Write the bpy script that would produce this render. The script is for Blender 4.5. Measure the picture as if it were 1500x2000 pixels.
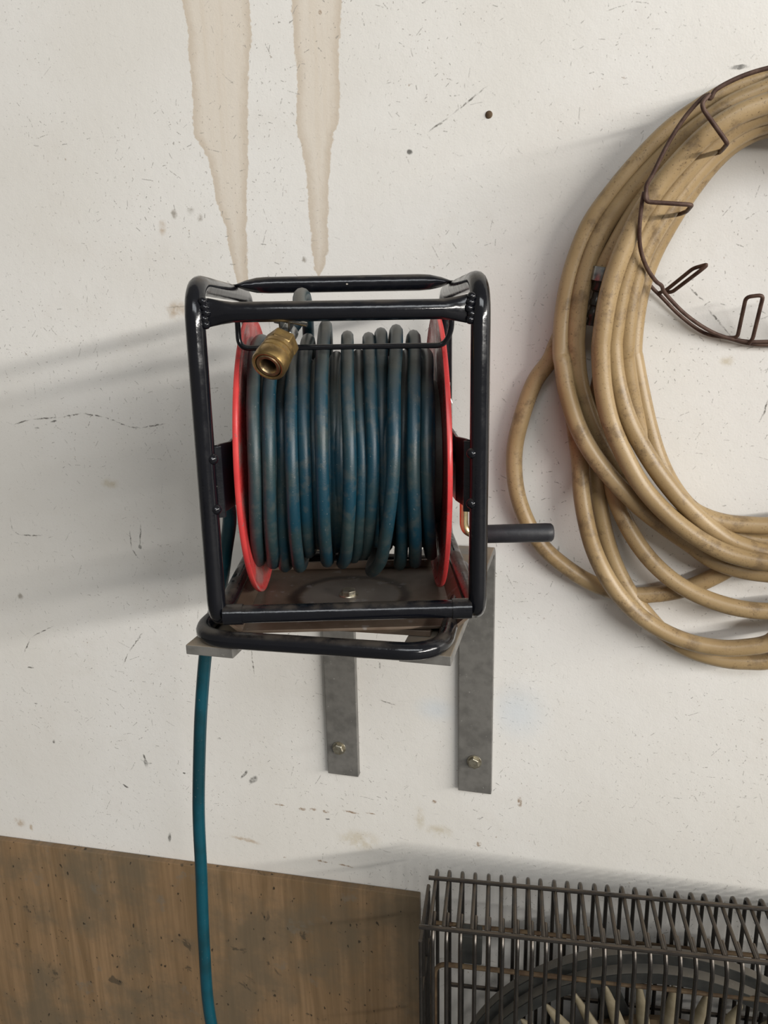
import bpy, bmesh, math, random
from mathutils import Vector, Matrix

random.seed(7)
S = bpy.context.scene
for o in list(bpy.data.objects):
    bpy.data.objects.remove(o)
COL = S.collection

# ------------------------------------------------------------------ camera
ZO = 0.80                                   # floor level is z = 0
CAM = Vector((0.3659, -1.0345, 0.6929 + ZO))
YAW, PITCH, ROLL, FPX = 0.2541, -0.2425, -0.0194, 1500.0
_f = Vector((-math.sin(YAW) * math.cos(PITCH), math.cos(YAW) * math.cos(PITCH), math.sin(PITCH)))
_r = Vector((math.cos(YAW), math.sin(YAW), 0))
_u = _r.cross(_f)
RIGHT = _r * math.cos(ROLL) + _u * math.sin(ROLL)
UP = _u * math.cos(ROLL) - _r * math.sin(ROLL)
FWD = _f
cam_d = bpy.data.cameras.new('camera')
cam_d.sensor_fit = 'VERTICAL'
cam_d.sensor_height = 36.0
cam_d.lens = FPX / 2000.0 * 36.0
cam_d.clip_start = 0.02
cam = bpy.data.objects.new('camera', cam_d)
COL.objects.link(cam)
M = Matrix((RIGHT, UP, -FWD)).transposed().to_4x4()
M.translation = CAM
cam.matrix_world = M
S.camera = cam

# ------------------------------------------------------------------ light
W = bpy.data.worlds.new('world')
S.world = W
W.use_nodes = True
bg = W.node_tree.nodes['Background']
bg.inputs['Color'].default_value = (1.0, 0.955, 0.88, 1)
bg.inputs['Strength'].default_value = 0.21


P_A, P_B = 765, 58


def area(name, loc, target, sx, sy, power, color, xdir):
    d = bpy.data.lights.new(name, 'AREA')
    d.shape = 'RECTANGLE'
    d.size, d.size_y = sx, sy
    d.energy = power
    d.color = color
    o = bpy.data.objects.new(name, d)
    COL.objects.link(o)
    z = (Vector(loc) - Vector(target)).normalized()
    x = Vector(xdir)
    x = (x - z * x.dot(z)).normalized()
    y = z.cross(x)
    m = Matrix((x, y, z)).transposed().to_4x4()
    m.translation = loc
    o.matrix_world = m
    return o


# long row of high windows in the side wall of the garage, far to the right of the wall in view
area('side_window_light', (6.2, -4.9, 2.72), (0.0, -4.0, 1.75), 7.6, 0.22, P_A, (1.0, 0.965, 0.91), (0, 1, 0))
# added fill light above and behind the camera: soft, slightly cool, brightens the wall
area('overhead_fill_light', (1.5, -3.4, 3.7), (0.4, 0.0, 1.1), 3.0, 1.0, P_B, (0.94, 0.975, 1.0), (1, 0, 0))

S.view_settings.view_transform = 'Standard'
S.view_settings.look = 'None'
S.view_settings.gamma = 1.0
S.view_settings.use_curve_mapping = False
S.view_settings.exposure = 0.0


# ------------------------------------------------------------------ helpers
def pix(px, py, Y):
    """photo pixel -> world point on the plane y = Y (parallel to the wall)"""
    d = FWD + RIGHT * ((px - 750) / FPX) - UP * ((py - 1000) / FPX)
    return CAM + d * ((Y - CAM.y) / d.y)


def tag(o, label, cat, group=None):
    o['label'] = label
    o['category'] = cat
    if group:
        o['group'] = group
    return o


def empty(name, loc, rz=0.0):
    o = bpy.data.objects.new(name, None)
    o.empty_display_size = 0.05
    o.location = loc
    o.rotation_euler = (0, 0, rz)
    COL.objects.link(o)
    return o


class MB:
    """collects geometry, builds one mesh object"""

    def __init__(self):
        self.v, self.f, self.s = [], [], []

    def add(self, vs, fs, smooth=True):
        b = len(self.v)
        self.v += [tuple(p) for p in vs]
        self.f += [tuple(i + b for i in q) for q in fs]
        self.s += [smooth] * len(fs)
        return self

    def tube(self, pts, r, n=12, cap=True, closed=False, scale=None, up=None):
        """r: radius or list; scale: list of (a, b) multipliers along the two frame axes"""
        pts = [Vector(p) for p in pts]
        N = len(pts)
        rs = r if isinstance(r, (list, tuple)) else [r] * N
        vs, fs = [], []
        T = []
        for i in range(N):
            if closed:
                t = pts[(i + 1) % N] - pts[i - 1]
            else:
                t = pts[min(i + 1, N - 1)] - pts[max(i - 1, 0)]
            T.append(t.normalized() if t.length > 1e-9 else Vector((0, 0, 1)))
        a = Vector(up) if up else (Vector((0, 0, 1)) if abs(T[0].z) < .9 else Vector((0, 1, 0)))
        a = (a - T[0] * a.dot(T[0])).normalized()
        for i in range(N):
            a = (a - T[i] * a.dot(T[i]))
            a = a.normalized()
            b = T[i].cross(a)
            sa, sb = scale[i] if scale else (1, 1)
            for k in range(n):
                w = 2 * math.pi * k / n
                vs.append(pts[i] + a * (math.cos(w) * rs[i] * sa) + b * (math.sin(w) * rs[i] * sb))
        m = N if closed else N - 1
        for i in range(m):
            j = (i + 1) % N
            for k in range(n):
                l = (k + 1) % n
                fs.append((i * n + k, i * n + l, j * n + l, j * n + k))
        if cap and not closed:
            fs.append(tuple(range(n - 1, -1, -1)))
            fs.append(tuple((N - 1) * n + k for k in range(n)))
        return self.add(vs, fs)

    def box(self, lo, hi, M=None):
        x0, y0, z0 = lo
        x1, y1, z1 = hi
        v = [Vector(p) for p in ((x0, y0, z0), (x1, y0, z0), (x1, y1, z0), (x0, y1, z0),
                                 (x0, y0, z1), (x1, y0, z1), (x1, y1, z1), (x0, y1, z1))]
        if M:
            v = [M @ p for p in v]
        f = [(0, 3, 2, 1), (4, 5, 6, 7), (0, 1, 5, 4), (1, 2, 6, 5), (2, 3, 7, 6), (3, 0, 4, 7)]
        return self.add(v, f, False)

    def lathe(self, prof, center, axis, n=48, closed=False, smooth=True):
        """prof: list of (radius, along axis)"""
        ax = Vector(axis).normalized()
        a = Vector((0, 0, 1)) if abs(ax.z) < .9 else Vector((1, 0, 0))
        a = (a - ax * a.dot(ax)).normalized()
        b = ax.cross(a)
        c = Vector(center)
        vs, fs = [], []
        for (r, h) in prof:
            for k in range(n):
                w = 2 * math.pi * k / n
                vs.append(c + ax * h + (a * math.cos(w) + b * math.sin(w)) * max(r, 1e-5))
        m = len(prof) if closed else len(prof) - 1
        for i in range(m):
            j = (i + 1) % len(prof)
            for k in range(n):
                l = (k + 1) % n
                fs.append((i * n + k, i * n + l, j * n + l, j * n + k))
        return self.add(vs, fs, smooth)

    def prism(self, poly, vec):
        """extrude polygon (list of points) along vec"""
        n = len(poly)
        p = [Vector(q) for q in poly]
        v = p + [q + Vector(vec) for q in p]
        f = [tuple(range(n - 1, -1, -1)), tuple(range(n, 2 * n))]
        for i in range(n):
            j = (i + 1) % n
            f.append((i, j, n + j, n + i))
        return self.add(v, f, False)

    def build(self, name, mat, parent=None, bevel=0.0, sharp=40):
        me = bpy.data.meshes.new(name)
        me.from_pydata(self.v, [], self.f)
        bm = bmesh.new()
        bm.from_mesh(me)
        bmesh.ops.recalc_face_normals(bm, faces=bm.faces)
        bm.to_mesh(me)
        bm.free()
        for p, s in zip(me.polygons, self.s):
            p.use_smooth = s
        me.materials.append(mat)
        o = bpy.data.objects.new(name, me)
        COL.objects.link(o)
        if parent:
            o.parent = parent
        if bevel:
            m = o.modifiers.new('bevel', 'BEVEL')
            m.width = bevel
            m.segments = 2
            m.limit_method = 'ANGLE'
            m.angle_limit = math.radians(30)
        if any(self.s):
            me.set_sharp_from_angle(angle=math.radians(sharp))
        return o


def cr(pts, k=8, closed=False):
    """catmull-rom resample"""
    P = [Vector(p) for p in pts]
    n = len(P)
    out = []
    m = n if closed else n - 1
    for i in range(m):
        if closed:
            a, b, c, d = P[i - 1], P[i], P[(i + 1) % n], P[(i + 2) % n]
        else:
            b, c = P[i], P[i + 1]
            a = P[i - 1] if i > 0 else b * 2 - c
            d = P[i + 2] if i + 2 < n else c * 2 - b
        for j in range(k):
            t = j / k
            out.append(0.5 * (2 * b + (c - a) * t + (2 * a - 5 * b + 4 * c - d) * t * t
                              + (3 * b - a - 3 * c + d) * t ** 3))
    if not closed:
        out.append(P[-1])
    return out


def round_poly(pts, rad, seg=8, closed=False):
    """polyline with filleted corners"""
    P = [Vector(p) for p in pts]
    n = len(P)
    out = []
    for i in range(n):
        if not closed and i in (0, n - 1):
            out.append(P[i])
            continue
        a, b, c = P[i - 1], P[i], P[(i + 1) % n]
        d1, d2 = (a - b), (c - b)
        r = min(rad if not isinstance(rad, (list, tuple)) else rad[i], d1.length * .49, d2.length * .49)
        p1 = b + d1.normalized() * r
        p2 = b + d2.normalized() * r
        for j in range(seg + 1):
            t = j / seg
            out.append(p1 * (1 - t) ** 2 + b * 2 * t * (1 - t) + p2 * t * t)
    return out


# ------------------------------------------------------------------ materials
class NT:
    def __init__(self, name):
        self.m = bpy.data.materials.new(name)
        self.m.use_nodes = True
        self.t = self.m.node_tree
        self.b = self.t.nodes['Principled BSDF']

    def n(self, kind, **kw):
        x = self.t.nodes.new(kind)
        for k, v in kw.items():
            setattr(x, k, v)
        return x

    def put(self, sock, v):
        if isinstance(v, bpy.types.NodeSocket):
            self.t.links.new(v, sock)
        elif v is not None:
            sock.default_value = v

    def math(self, op, a, b=None, c=None, clamp=False):
        x = self.n('ShaderNodeMath', operation=op, use_clamp=clamp)
        for i, v in enumerate((a, b, c)):
            if v is not None:
                self.put(x.inputs[i], v)
        return x.outputs[0]

    def vmath(self, op, a, b=None, scale=None):
        x = self.n('ShaderNodeVectorMath', operation=op)
        self.put(x.inputs[0], a)
        if b is not None:
            self.put(x.inputs[1], b)
        if scale is not None:
            self.put(x.inputs['Scale'], scale)
        return x.outputs['Value'] if op in ('LENGTH', 'DOT_PRODUCT', 'DISTANCE') else x.outputs[0]

    def mix(self, f, a, b, mode='MIX'):
        x = self.n('ShaderNodeMix', data_type='RGBA', blend_type=mode)
        x.clamp_factor = True
        self.put(x.inputs[0], f)
        for s, v in ((x.inputs[6], a), (x.inputs[7], b)):
            if isinstance(v, tuple) and len(v) == 3:
                v = v + (1,)
            self.put(s, v)
        return x.outputs[2]

    def noise(self, vec, scale, detail=4, rough=.55, dist=0.0, out=0):
        x = self.n('ShaderNodeTexNoise')
        self.put(x.inputs['Vector'], vec)
        x.inputs['Scale'].default_value = scale
        x.inputs['Detail'].default_value = detail
        x.inputs['Roughness'].default_value = rough
        x.inputs['Distortion'].default_value = dist
        return x.outputs[out]

    def ramp(self, v, lo, hi, a=0.0, b=1.0):
        x = self.n('ShaderNodeMapRange')
        x.interpolation_type = 'SMOOTHSTEP'
        self.put(x.inputs[0], v)
        self.put(x.inputs[1], lo)
        self.put(x.inputs[2], hi)
        self.put(x.inputs[3], a)
        self.put(x.inputs[4], b)
        return x.outputs[0]

    def obj(self):
        return self.n('ShaderNodeTexCoord').outputs['Object']

    def scale(self, vec, s):
        x = self.n('ShaderNodeMapping')
        self.put(x.inputs[0], vec)
        x.inputs['Scale'].default_value = s
        return x.outputs[0]

    def bump(self, h, strength, dist=.001):
        x = self.n('ShaderNodeBump')
        self.put(x.inputs['Height'], h)
        x.inputs['Strength'].default_value = 0.21
        x.inputs['Distance'].default_value = dist
        self.t.links.new(x.outputs[0], self.b.inputs['Normal'])

    def set(self, **kw):
        names = dict(color='Base Color', rough='Roughness', metal='Metallic', spec='Specular IOR Level',
                     coat='Coat Weight', coatr='Coat Roughness', sheen='Sheen Weight')
        for k, v in kw.items():
            if isinstance(v, tuple) and len(v) == 3:
                v = v + (1,)
            self.put(self.b.inputs[names[k]], v)
        return self.m


def upness(t):
    g = t.n('ShaderNodeNewGeometry')
    x = t.n('ShaderNodeSeparateXYZ')
    t.t.links.new(g.outputs['Normal'], x.inputs[0])
    return x.outputs[2]


def mat_black_paint():
    t = NT('black_gloss_paint')
    p = t.obj()
    dust = t.math('MULTIPLY', t.ramp(upness(t), .45, 1.0), t.ramp(t.noise(p, 38, 5), .38, .68))
    chip = t.ramp(t.noise(p, 95, 2, .4), .79, .80)
    c = t.mix(t.math('MULTIPLY', dust, .45), (.0045, .005, .0075), (.11, .09, .068))
    c = t.mix(chip, c, (.42, .38, .33))
    r = t.math('ADD', t.math('MULTIPLY', dust, .4), t.ramp(t.noise(p, 60, 4), .3, .8, .12, .24))
    t.bump(t.noise(p, 120, 3), .06)
    return t.set(color=c, rough=r, spec=.5)


def mat_red():
    t = NT('red_enamel_disc')
    p = t.obj()
    # paint worn off by the rubbing hose on the flat inner face: broad patches with scratches
    worn = t.ramp(t.noise(t.scale(p, (60, 14, 14)), 1.0, 5, .6), .46, .60)
    g = t.n('ShaderNodeNewGeometry')
    sx = t.n('ShaderNodeSeparateXYZ')
    tc = t.n('ShaderNodeTexCoord')
    t.t.links.new(tc.outputs['Normal'], sx.inputs[0])
    flat = t.ramp(t.math('ABSOLUTE', sx.outputs[0]), .93, .985)
    worn = t.math('MULTIPLY', worn, flat)
    base = t.mix(t.ramp(t.noise(p, 22, 4), .3, .75), (.56, .042, .045), (.66, .065, .06))
    c = t.mix(t.math('MULTIPLY', worn, .8), base, (.30, .19, .175))
    c = t.mix(t.ramp(t.noise(p, 160, 3), .66, .72), c, (.22, .12, .10))
    return t.set(color=c, rough=t.ramp(t.noise(p, 50, 4), .3, .7, .22, .42), spec=.5)


def mat_hose_blue(name, hang=False):
    t = NT(name)
    p = t.obj()
    lay = t.n('ShaderNodeAttribute')
    lay.attribute_name = 'wear'
    a = (.001, .052, .076) if hang else (.004, .036, .058)
    b = (.002, .034, .046) if hang else (.020, .042, .046)
    c = t.mix(t.ramp(t.noise(p, 16, 4), .40, .62), a, b)
    if not hang:
        c = t.mix(t.math('MULTIPLY', t.ramp(t.noise(p, 70, 5, .65), .48, .66), .55), c, (.055, .064, .06))
        c = t.mix(t.math('MULTIPLY', t.ramp(upness(t), .25, .95), .75), c, (.075, .068, .056))
    c = t.mix(t.ramp(t.noise(p, 420, 2), .70, .76), c, (.12, .13, .13))
    t.bump(t.noise(p, 900, 2), .25, .0006)
    return t.set(color=c, rough=.42 if not hang else .34, spec=.45)


def mat_beige_hose():
    t = NT('aged_beige_hose')
    p = t.obj()
    c = t.mix(t.ramp(t.noise(p, 9, 5), .32, .7), (.30, .205, .098), (.385, .275, .145))
    c = t.mix(t.math('MULTIPLY', t.ramp(t.noise(p, 30, 6, .7), .50, .66), .65), c, (.15, .10, .055))
    sp = t.ramp(t.noise(p, 480, 3, .6), .60, .70)
    c = t.mix(t.math('MULTIPLY', sp, t.ramp(t.noise(p, 12, 3), .36, .58, 0, .9)), c, (.12, .075, .04))
    t.bump(t.noise(p, 500, 3), .18, .0006)
    return t.set(color=c, rough=.38, spec=.42)


def mat_simple(name, a, b, scale=40, rough=.5, metal=0.0, spec=.5, bump=0.05, lo=.35, hi=.65):
    t = NT(name)
    p = t.obj()
    c = t.mix(t.ramp(t.noise(p, scale, 5), lo, hi), a, b)
    if bump:
        t.bump(t.noise(p, scale * 4, 3), bump)
    return t.set(color=c, rough=rough, metal=metal, spec=spec)


def mat_dusty(name, base, dustc, amount, rough=.5, metal=0.0, scale=30):
    t = NT(name)
    p = t.obj()
    dust = t.math('MULTIPLY', t.ramp(upness(t), .3, .95), t.ramp(t.noise(p, scale, 5), .25, .6))
    c = t.mix(t.ramp(t.noise(p, scale * 2, 5), .35, .7), base, tuple(x * .72 for x in base))
    c = t.mix(t.ramp(t.noise(p, scale * 9, 3), .68, .74), c, tuple(min(1, x * 1.7) for x in base))
    c = t.mix(t.math('MULTIPLY', dust, amount), c, dustc)
    t.bump(t.noise(p, scale * 4, 3), .08)
    return t.set(color=c, rough=t.math('ADD', t.math('MULTIPLY', dust, .3), rough), metal=metal)


def mat_plate():
    """steel swivel plate with the rubbed ring around its bolt"""
    t = NT('worn_swivel_plate')
    p = t.obj()
    x = t.n('ShaderNodeSeparateXYZ')
    t.t.links.new(p, x.inputs[0])
    q = t.n('ShaderNodeCombineXYZ')
    t.t.links.new(x.outputs[0], q.inputs[0])
    t.put(q.inputs[1], t.math('ADD', x.outputs[1], .032))
    r = t.math('ADD', t.vmath('LENGTH', q.outputs[0]), t.math('MULTIPLY', t.math('SUBTRACT', t.noise(p, 40, 3), .5), .012))
    ring = t.math('MULTIPLY', t.ramp(r, .052, .060), t.ramp(r, .072, .062))
    inner = t.ramp(r, .058, .050)
    c = t.mix(t.ramp(t.noise(p, 24, 5), .35, .65), (.125, .085, .058), (.18, .135, .10))
    c = t.mix(t.math('MULTIPLY', inner, .7), c, (.20, .18, .16))
    c = t.mix(t.math('MULTIPLY', ring, .95), c, (.03, .016, .012))
    c = t.mix(t.math('MULTIPLY', t.ramp(t.noise(p, 55, 4), .62, .70), .5), c, (.34, .33, .32))
    return t.set(color=c, rough=.42, metal=.25)


M_BLACK = mat_black_paint()
M_RED = mat_red()
M_HOSE = mat_hose_blue('dusty_teal_hose')
M_HANG = mat_hose_blue('clean_teal_hose', True)
M_BEIGE = mat_beige_hose()
M_STEEL = mat_dusty('grey_flat_steel', (.175, .168, .155), (.30, .245, .18), .95, .5, .15)
M_PLATE = mat_plate()
M_BRASS = mat_simple('worn_brass', (.40, .27, .105), (.27, .18, .08), 120, .36, .85, .5, .08)
M_BRASSD = mat_simple('brass_socket', (.36, .27, .15), (.22, .16, .09), 120, .35, .9)
M_BOLT = mat_simple('zinc_bolt', (.52, .49, .40), (.38, .34, .26), 200, .32, .9)
M_ZINC = mat_simple('yellow_zinc_rod', (.62, .52, .30), (.50, .42, .25), 60, .25, .9)
M_CHROME = mat_simple('bright_steel', (.62, .61, .58), (.45, .44, .42), 90, .25, .95)
M_GRIP = mat_simple('black_grip_plastic', (.012, .013, .017), (.02, .02, .024), 60, .5)
M_WIRE = mat_simple('rusted_brown_wire', (.060, .030, .022), (.105, .062, .045), 90, .6, .2, .4, .2)
M_GUARD = mat_dusty('dull_guard_wire', (.045, .040, .036), (.20, .155, .11), .38, .26, .6, 40)
M_RUST = mat_simple('rusty_rod', (.075, .045, .025), (.13, .09, .05), 70, .7, .1, .3, .2)
M_SHROUD = mat_dusty('grey_fan_shroud', (.15, .145, .13), (.23, .20, .16), .6, .45, .2, 20)
M_DARK_SHADE = mat_simple('fan_dark_and_face_shade', (.02, .021, .02), (.04, .04, .036), 30, .5)  # own dark of clip and struts; painted shade on the hoop faces
M_FIN = mat_simple('beige_fin', (.33, .28, .19), (.23, .19, .12), 45, .55, 0, .35)
M_HUB = mat_simple('brown_hub', (.20, .14, .075), (.12, .08, .045), 40, .6, 0, .3)
M_DRUM = mat_simple('drum_core', (.05, .045, .04), (.08, .07, .06), 40, .5, .3)
M_WHITE_TAPE = mat_simple('clamp_steel', (.40, .40, .39), (.22, .24, .25), 150, .28, .9)


# ---- painted wall: wear with its own shape (drips, smudges, scratches) in wall coordinates
def wall_material():
    t = NT('white_painted_wall')
    p = t.obj()
    wp = lambda x, y: pix(x, y, 0.0)
    # ragged coordinates
    nz = t.noise(p, 26, 5, .6, out=1)
    jit = t.vmath('SCALE', t.vmath('SUBTRACT', nz, (.5, .5, .5)), scale=.012)
    nz2 = t.noise(p, 120, 4, .6, out=1)
    jit2 = t.vmath('SCALE', t.vmath('SUBTRACT', nz2, (.5, .5, .5)), scale=.008)
    pj = t.vmath('ADD', t.vmath('ADD', p, jit), jit2)
    base = t.mix(t.ramp(t.noise(p, 2.2, 4), .32, .68), (.70, .675, .63), (.765, .748, .718))
    base = t.mix(t.math('MULTIPLY', t.ramp(t.noise(p, 9, 6, .65), .50, .78), .35), base, (.64, .60, .545))

    # --- two long drip stains
    def drip(col, L, R, strength):
        z1, z0 = wp(*L[0]).z + .02, min(wp(*L[-1]).z, wp(*R[-1]).z) - .01
        xs = [wp(*q).x for q in L + R]
        x0, x1 = min(xs) - .02, max(xs) + .02
        sp = t.n('ShaderNodeSeparateXYZ')
        t.t.links.new(pj, sp.inputs[0])
        zz = t.ramp(sp.outputs[2], z0, z1)
        mr = zz.node
        mr.interpolation_type = 'LINEAR'

        def edge(pts):
            fc = t.n('ShaderNodeFloatCurve')
            cu = fc.mapping.curves[0]
            P = sorted(((wp(*q).z - z0) / (z1 - z0), (wp(*q).x - x0) / (x1 - x0)) for q in pts)
            cu.points[0].location = (0.0, P[0][1])
            cu.points[1].location = (1.0, P[-1][1])
            for a in P:
                if .004 < a[0] < .996:
                    cu.points.new(*a)
            for q in cu.points:
                q.handle_type = 'VECTOR'
            fc.mapping.update()
            t.t.links.new(zz, fc.inputs['Value'])
            return t.math('ADD', t.math('MULTIPLY', fc.outputs[0], x1 - x0), x0)
        dl = t.math('SUBTRACT', sp.outputs[0], edge(L))
        dr = t.math('SUBTRACT', edge(R), sp.outputs[0])
        d = t.math('MINIMUM', dl, dr)
        inside = t.ramp(d, -.0006, .0014)
        inside = t.math('MULTIPLY', inside, t.ramp(sp.outputs[2], z0, z0 + .012))
        rim = t.math('MULTIPLY', inside, t.ramp(d, .015, .001, 0, 1))
        streak = t.noise(t.scale(p, (70, 1, 3)), 1.0, 4, .6)
        col = t.mix(t.math('MULTIPLY', inside, strength), col, (.665, .595, .505))
        col = t.mix(t.math('MULTIPLY', t.math('MULTIPLY', inside, t.ramp(streak, .45, .7)), .30), col, (.60, .51, .40))
        col = t.mix(t.math('MULTIPLY', rim, .55), col, (.50, .415, .32))
        return col

    base = drip(base, [(355, -20), (365, 60), (373, 150), (378, 262), (408, 312), (424, 400), (440, 440), (451, 500), (464, 552), (478, 600)],
                [(486, -20), (492, 80), (485, 150), (484, 300), (483, 450), (486, 540), (482, 600)], .8)
    base = drip(base, [(571, -20), (572, 80), (580, 130), (578, 240), (596, 320), (602, 400), (608, 480), (613, 525), (621, 540)],
                [(666, -20), (663, 100), (664, 240), (652, 262), (645, 320), (640, 400), (641, 480), (634, 522), (624, 540)], .8)

    # --- small random scratches and flecks
    def scratches(col, sc, ln, wd, keep, strength, color, seed):
        vo = t.n('ShaderNodeTexVoronoi')
        vo.feature = 'F1'
        q = t.vmath('MULTIPLY', t.vmath('ADD', t.vmath('ADD', p, t.vmath('SCALE', jit, scale=.55)), (seed, 0, seed * 1.7)), (1, 0, 1))
        t.put(vo.inputs['Vector'], q)
        vo.inputs['Scale'].default_value = sc
        v = t.vmath('SUBTRACT', q, vo.outputs['Position'])
        cs = t.n('ShaderNodeSeparateColor')
        t.t.links.new(vo.outputs['Color'], cs.inputs[0])
        rot = t.n('ShaderNodeVectorRotate', rotation_type='Y_AXIS')
        t.put(rot.inputs['Vector'], v)
        t.put(rot.inputs['Angle'], t.math('MULTIPLY', cs.outputs[0], 6.283))
        s3 = t.n('ShaderNodeSeparateXYZ')
        t.t.links.new(rot.outputs[0], s3.inputs[0])
        L = t.math('MULTIPLY', t.math('POWER', cs.outputs[1], 2.0), ln)
        m1 = t.ramp(t.math('SUBTRACT', t.math('ABSOLUTE', s3.outputs[0]), L), .0006, -.0004)
        m2 = t.ramp(t.math('ABSOLUTE', s3.outputs[2]), wd * 1.4, wd * .5)
        m = t.math('MULTIPLY', t.math('MULTIPLY', m1, m2), t.ramp(cs.outputs[2], 1 - keep, 1 - keep + .02))
        m = t.math('MULTIPLY', m, t.ramp(t.noise(p, 300, 2), .38, .55))
        patch = t.ramp(t.noise(p, 4.5, 3), .36, .62, .25, 1.0)
        return t.mix(t.math('MULTIPLY', t.math('MULTIPLY', m, patch), strength), col, color)
    base = scratches(base, 34, .011, .0006, .42, .6, (.27, .255, .235), 3.1)
    base = scratches(base, 75, .0045, .0006, .42, .7, (.22, .21, .19), 9.7)
    base = scratches(base, 130, .0013, .0006, .36, .65, (.25, .22, .19), 17.3)
    base = scratches(base, 19, .0016, .0012, .3, .6, (.28, .19, .125), 27.9)

    # --- single marks: elliptical blobs and line segments
    grp = bpy.data.node_groups.new('mark_mask', 'ShaderNodeTree')
    it = grp.interface
    for nm, ty in (('P', 'NodeSocketVector'), ('C', 'NodeSocketVector'), ('Angle', 'NodeSocketFloat'),
                   ('A', 'NodeSocketFloat'), ('B', 'NodeSocketFloat'), ('Soft', 'NodeSocketFloat')):
        it.new_socket(name=nm, in_out='INPUT', socket_type=ty)
    it.new_socket(name='Mask', in_out='OUTPUT', socket_type='NodeSocketFloat')
    gi = grp.nodes.new('NodeGroupInput')
    go = grp.nodes.new('NodeGroupOutput')
    sub = grp.nodes.new('ShaderNodeVectorMath')
    sub.operation = 'SUBTRACT'
    rot = grp.nodes.new('ShaderNodeVectorRotate')
    rot.rotation_type = 'Y_AXIS'
    cmb = grp.nodes.new('ShaderNodeCombineXYZ')
    cmb.inputs[1].default_value = 1e6
    div = grp.nodes.new('ShaderNodeVectorMath')
    div.operation = 'DIVIDE'
    ln = grp.nodes.new('ShaderNodeVectorMath')
    ln.operation = 'LENGTH'
    mr = grp.nodes.new('ShaderNodeMapRange')
    mr.interpolation_type = 'SMOOTHSTEP'
    mr.inputs[2].default_value = 1.05
    mr.inputs[3].default_value = 1.0
    mr.inputs[4].default_value = 0.0
    lk = grp.links.new
    lk(gi.outputs['P'], sub.inputs[0])
    lk(gi.outputs['C'], sub.inputs[1])
    lk(sub.outputs[0], rot.inputs['Vector'])
    lk(gi.outputs['Angle'], rot.inputs['Angle'])
    lk(gi.outputs['A'], cmb.inputs[0])
    lk(gi.outputs['B'], cmb.inputs[2])
    lk(rot.outputs[0], div.inputs[0])
    lk(cmb.outputs[0], div.inputs[1])
    lk(div.outputs[0], ln.inputs[0])
    lk(ln.outputs['Value'], mr.inputs[0])
    lk(gi.outputs['Soft'], mr.inputs[1])
    lk(mr.outputs[0], go.inputs[0])
    px_m = 1 / 1330.0
    grain = t.ramp(t.noise(p, 170, 4, .65), .36, .58)
    grain2 = t.ramp(t.noise(p, 60, 4, .6), .33, .6)

    def marks(col, lst, color, strength, soft, use, P):
        acc = None
        for q in lst:
            if len(q) == 5 and q[4] == 'L':          # line segment x0,y0,x1,y1
                a, b = wp(q[0], q[1]), wp(q[2], q[3])
                c = (a + b) / 2
                ang = math.atan2(b.z - a.z, b.x - a.x)
                A, B = (b - a).length / 2 + .0015, .0015
            else:
                c = wp(q[0], q[1])
                A, B = q[2] * px_m, q[3] * px_m
                ang = math.radians(q[4]) if len(q) > 4 else 0.0
            g = t.n('ShaderNodeGroup')
            g.node_tree = grp
            t.put(g.inputs['P'], P)
            g.inputs['C'].default_value = c
            g.inputs['Angle'].default_value = ang
            g.inputs['A'].default_value = A
            g.inputs['B'].default_value = B
            g.inputs['Soft'].default_value = soft
            acc = g.outputs[0] if acc is None else t.math('MAXIMUM', acc, g.outputs[0])
        m = t.math('MULTIPLY', acc, strength)
        if use is not None:
            m = t.math('MULTIPLY', m, use)
        return t.mix(m, col, color)

    ps = t.vmath('ADD', p, t.vmath('SCALE', jit2, scale=.6))
    # broad soft stains
    base = marks(base, [(345, 606, 32, 22, 10), (318, 445, 12, 16), (38, 1606, 24, 16), (62, 1616, 8, 12), (480, 1640, 46, 7, -8)],
                 (.42, .31, .20), .8, .1, grain2, pj)
    base = marks(base, [(215, 944, 26, 15), (820, 1600, 16, 34), (858, 1625, 36, 22), (700, 1640, 60, 30), (1420, 707, 14, 13)],
                 (.52, .45, .32), .65, .1, grain2, pj)
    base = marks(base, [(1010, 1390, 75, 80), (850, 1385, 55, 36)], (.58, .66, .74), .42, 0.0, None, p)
    base = marks(base, [(340, 416, 9, 11), (373, 414, 10, 8), (392, 426, 7, 9), (40, 1166, 9, 10), (595, 508, 6, 5), (345, 600, 26, 2, 6)],
                 (.30, .27, .23), .85, .2, grain2, pj)
    # dark chips and scuffs
    base = marks(base, [(285, 1491, 6, 15, 8), (282, 1478, 3, 8, 20), (292, 1491, 8, 2.5), (495, 1523, 15, 8, 40), (477, 1513, 15, 3.5, 50), (331, 1636, 5, 16, -10),
                        (60, 1304, 11, 2.2), (70, 1374, 6, 2), (105, 823, 9, 2.2, 5), (72, 836, 7, 2.5), (105, 1448, 4, 6),
                        (800, 297, 6, 5), (742, 1300, 2, 8), (1445, 131, 15, 4), (360, 1510, 4, 2.2), (245, 1535, 10, 3, -30),
                        (1088, 1077, 3, 12, -20), (428, 1442, 6, 3), (274, 1068, 5, 6), (640, 1600, 6, 2)],
                 (.10, .095, .085), .9, .5, grain2, ps)
    # rusty scuffs
    base = marks(base, [(590, 1580, 10, 4.5), (612, 1581, 10, 4), (636, 1585, 10, 4), (686, 1586, 22, 3, -5), (724, 1589, 14, 2, -4),
                        (546, 1572, 14, 2), (630, 1682, 16, 3, -4), (676, 1691, 20, 3, -4), (556, 1675, 4, 3), (1015, 1566, 6, 13),
                        (935, 1649, 6, 7), (625, 24, 4, 4), (848, 1566, 6, 5)],
                 (.26, .17, .10), .85, .45, grain, ps)
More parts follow.
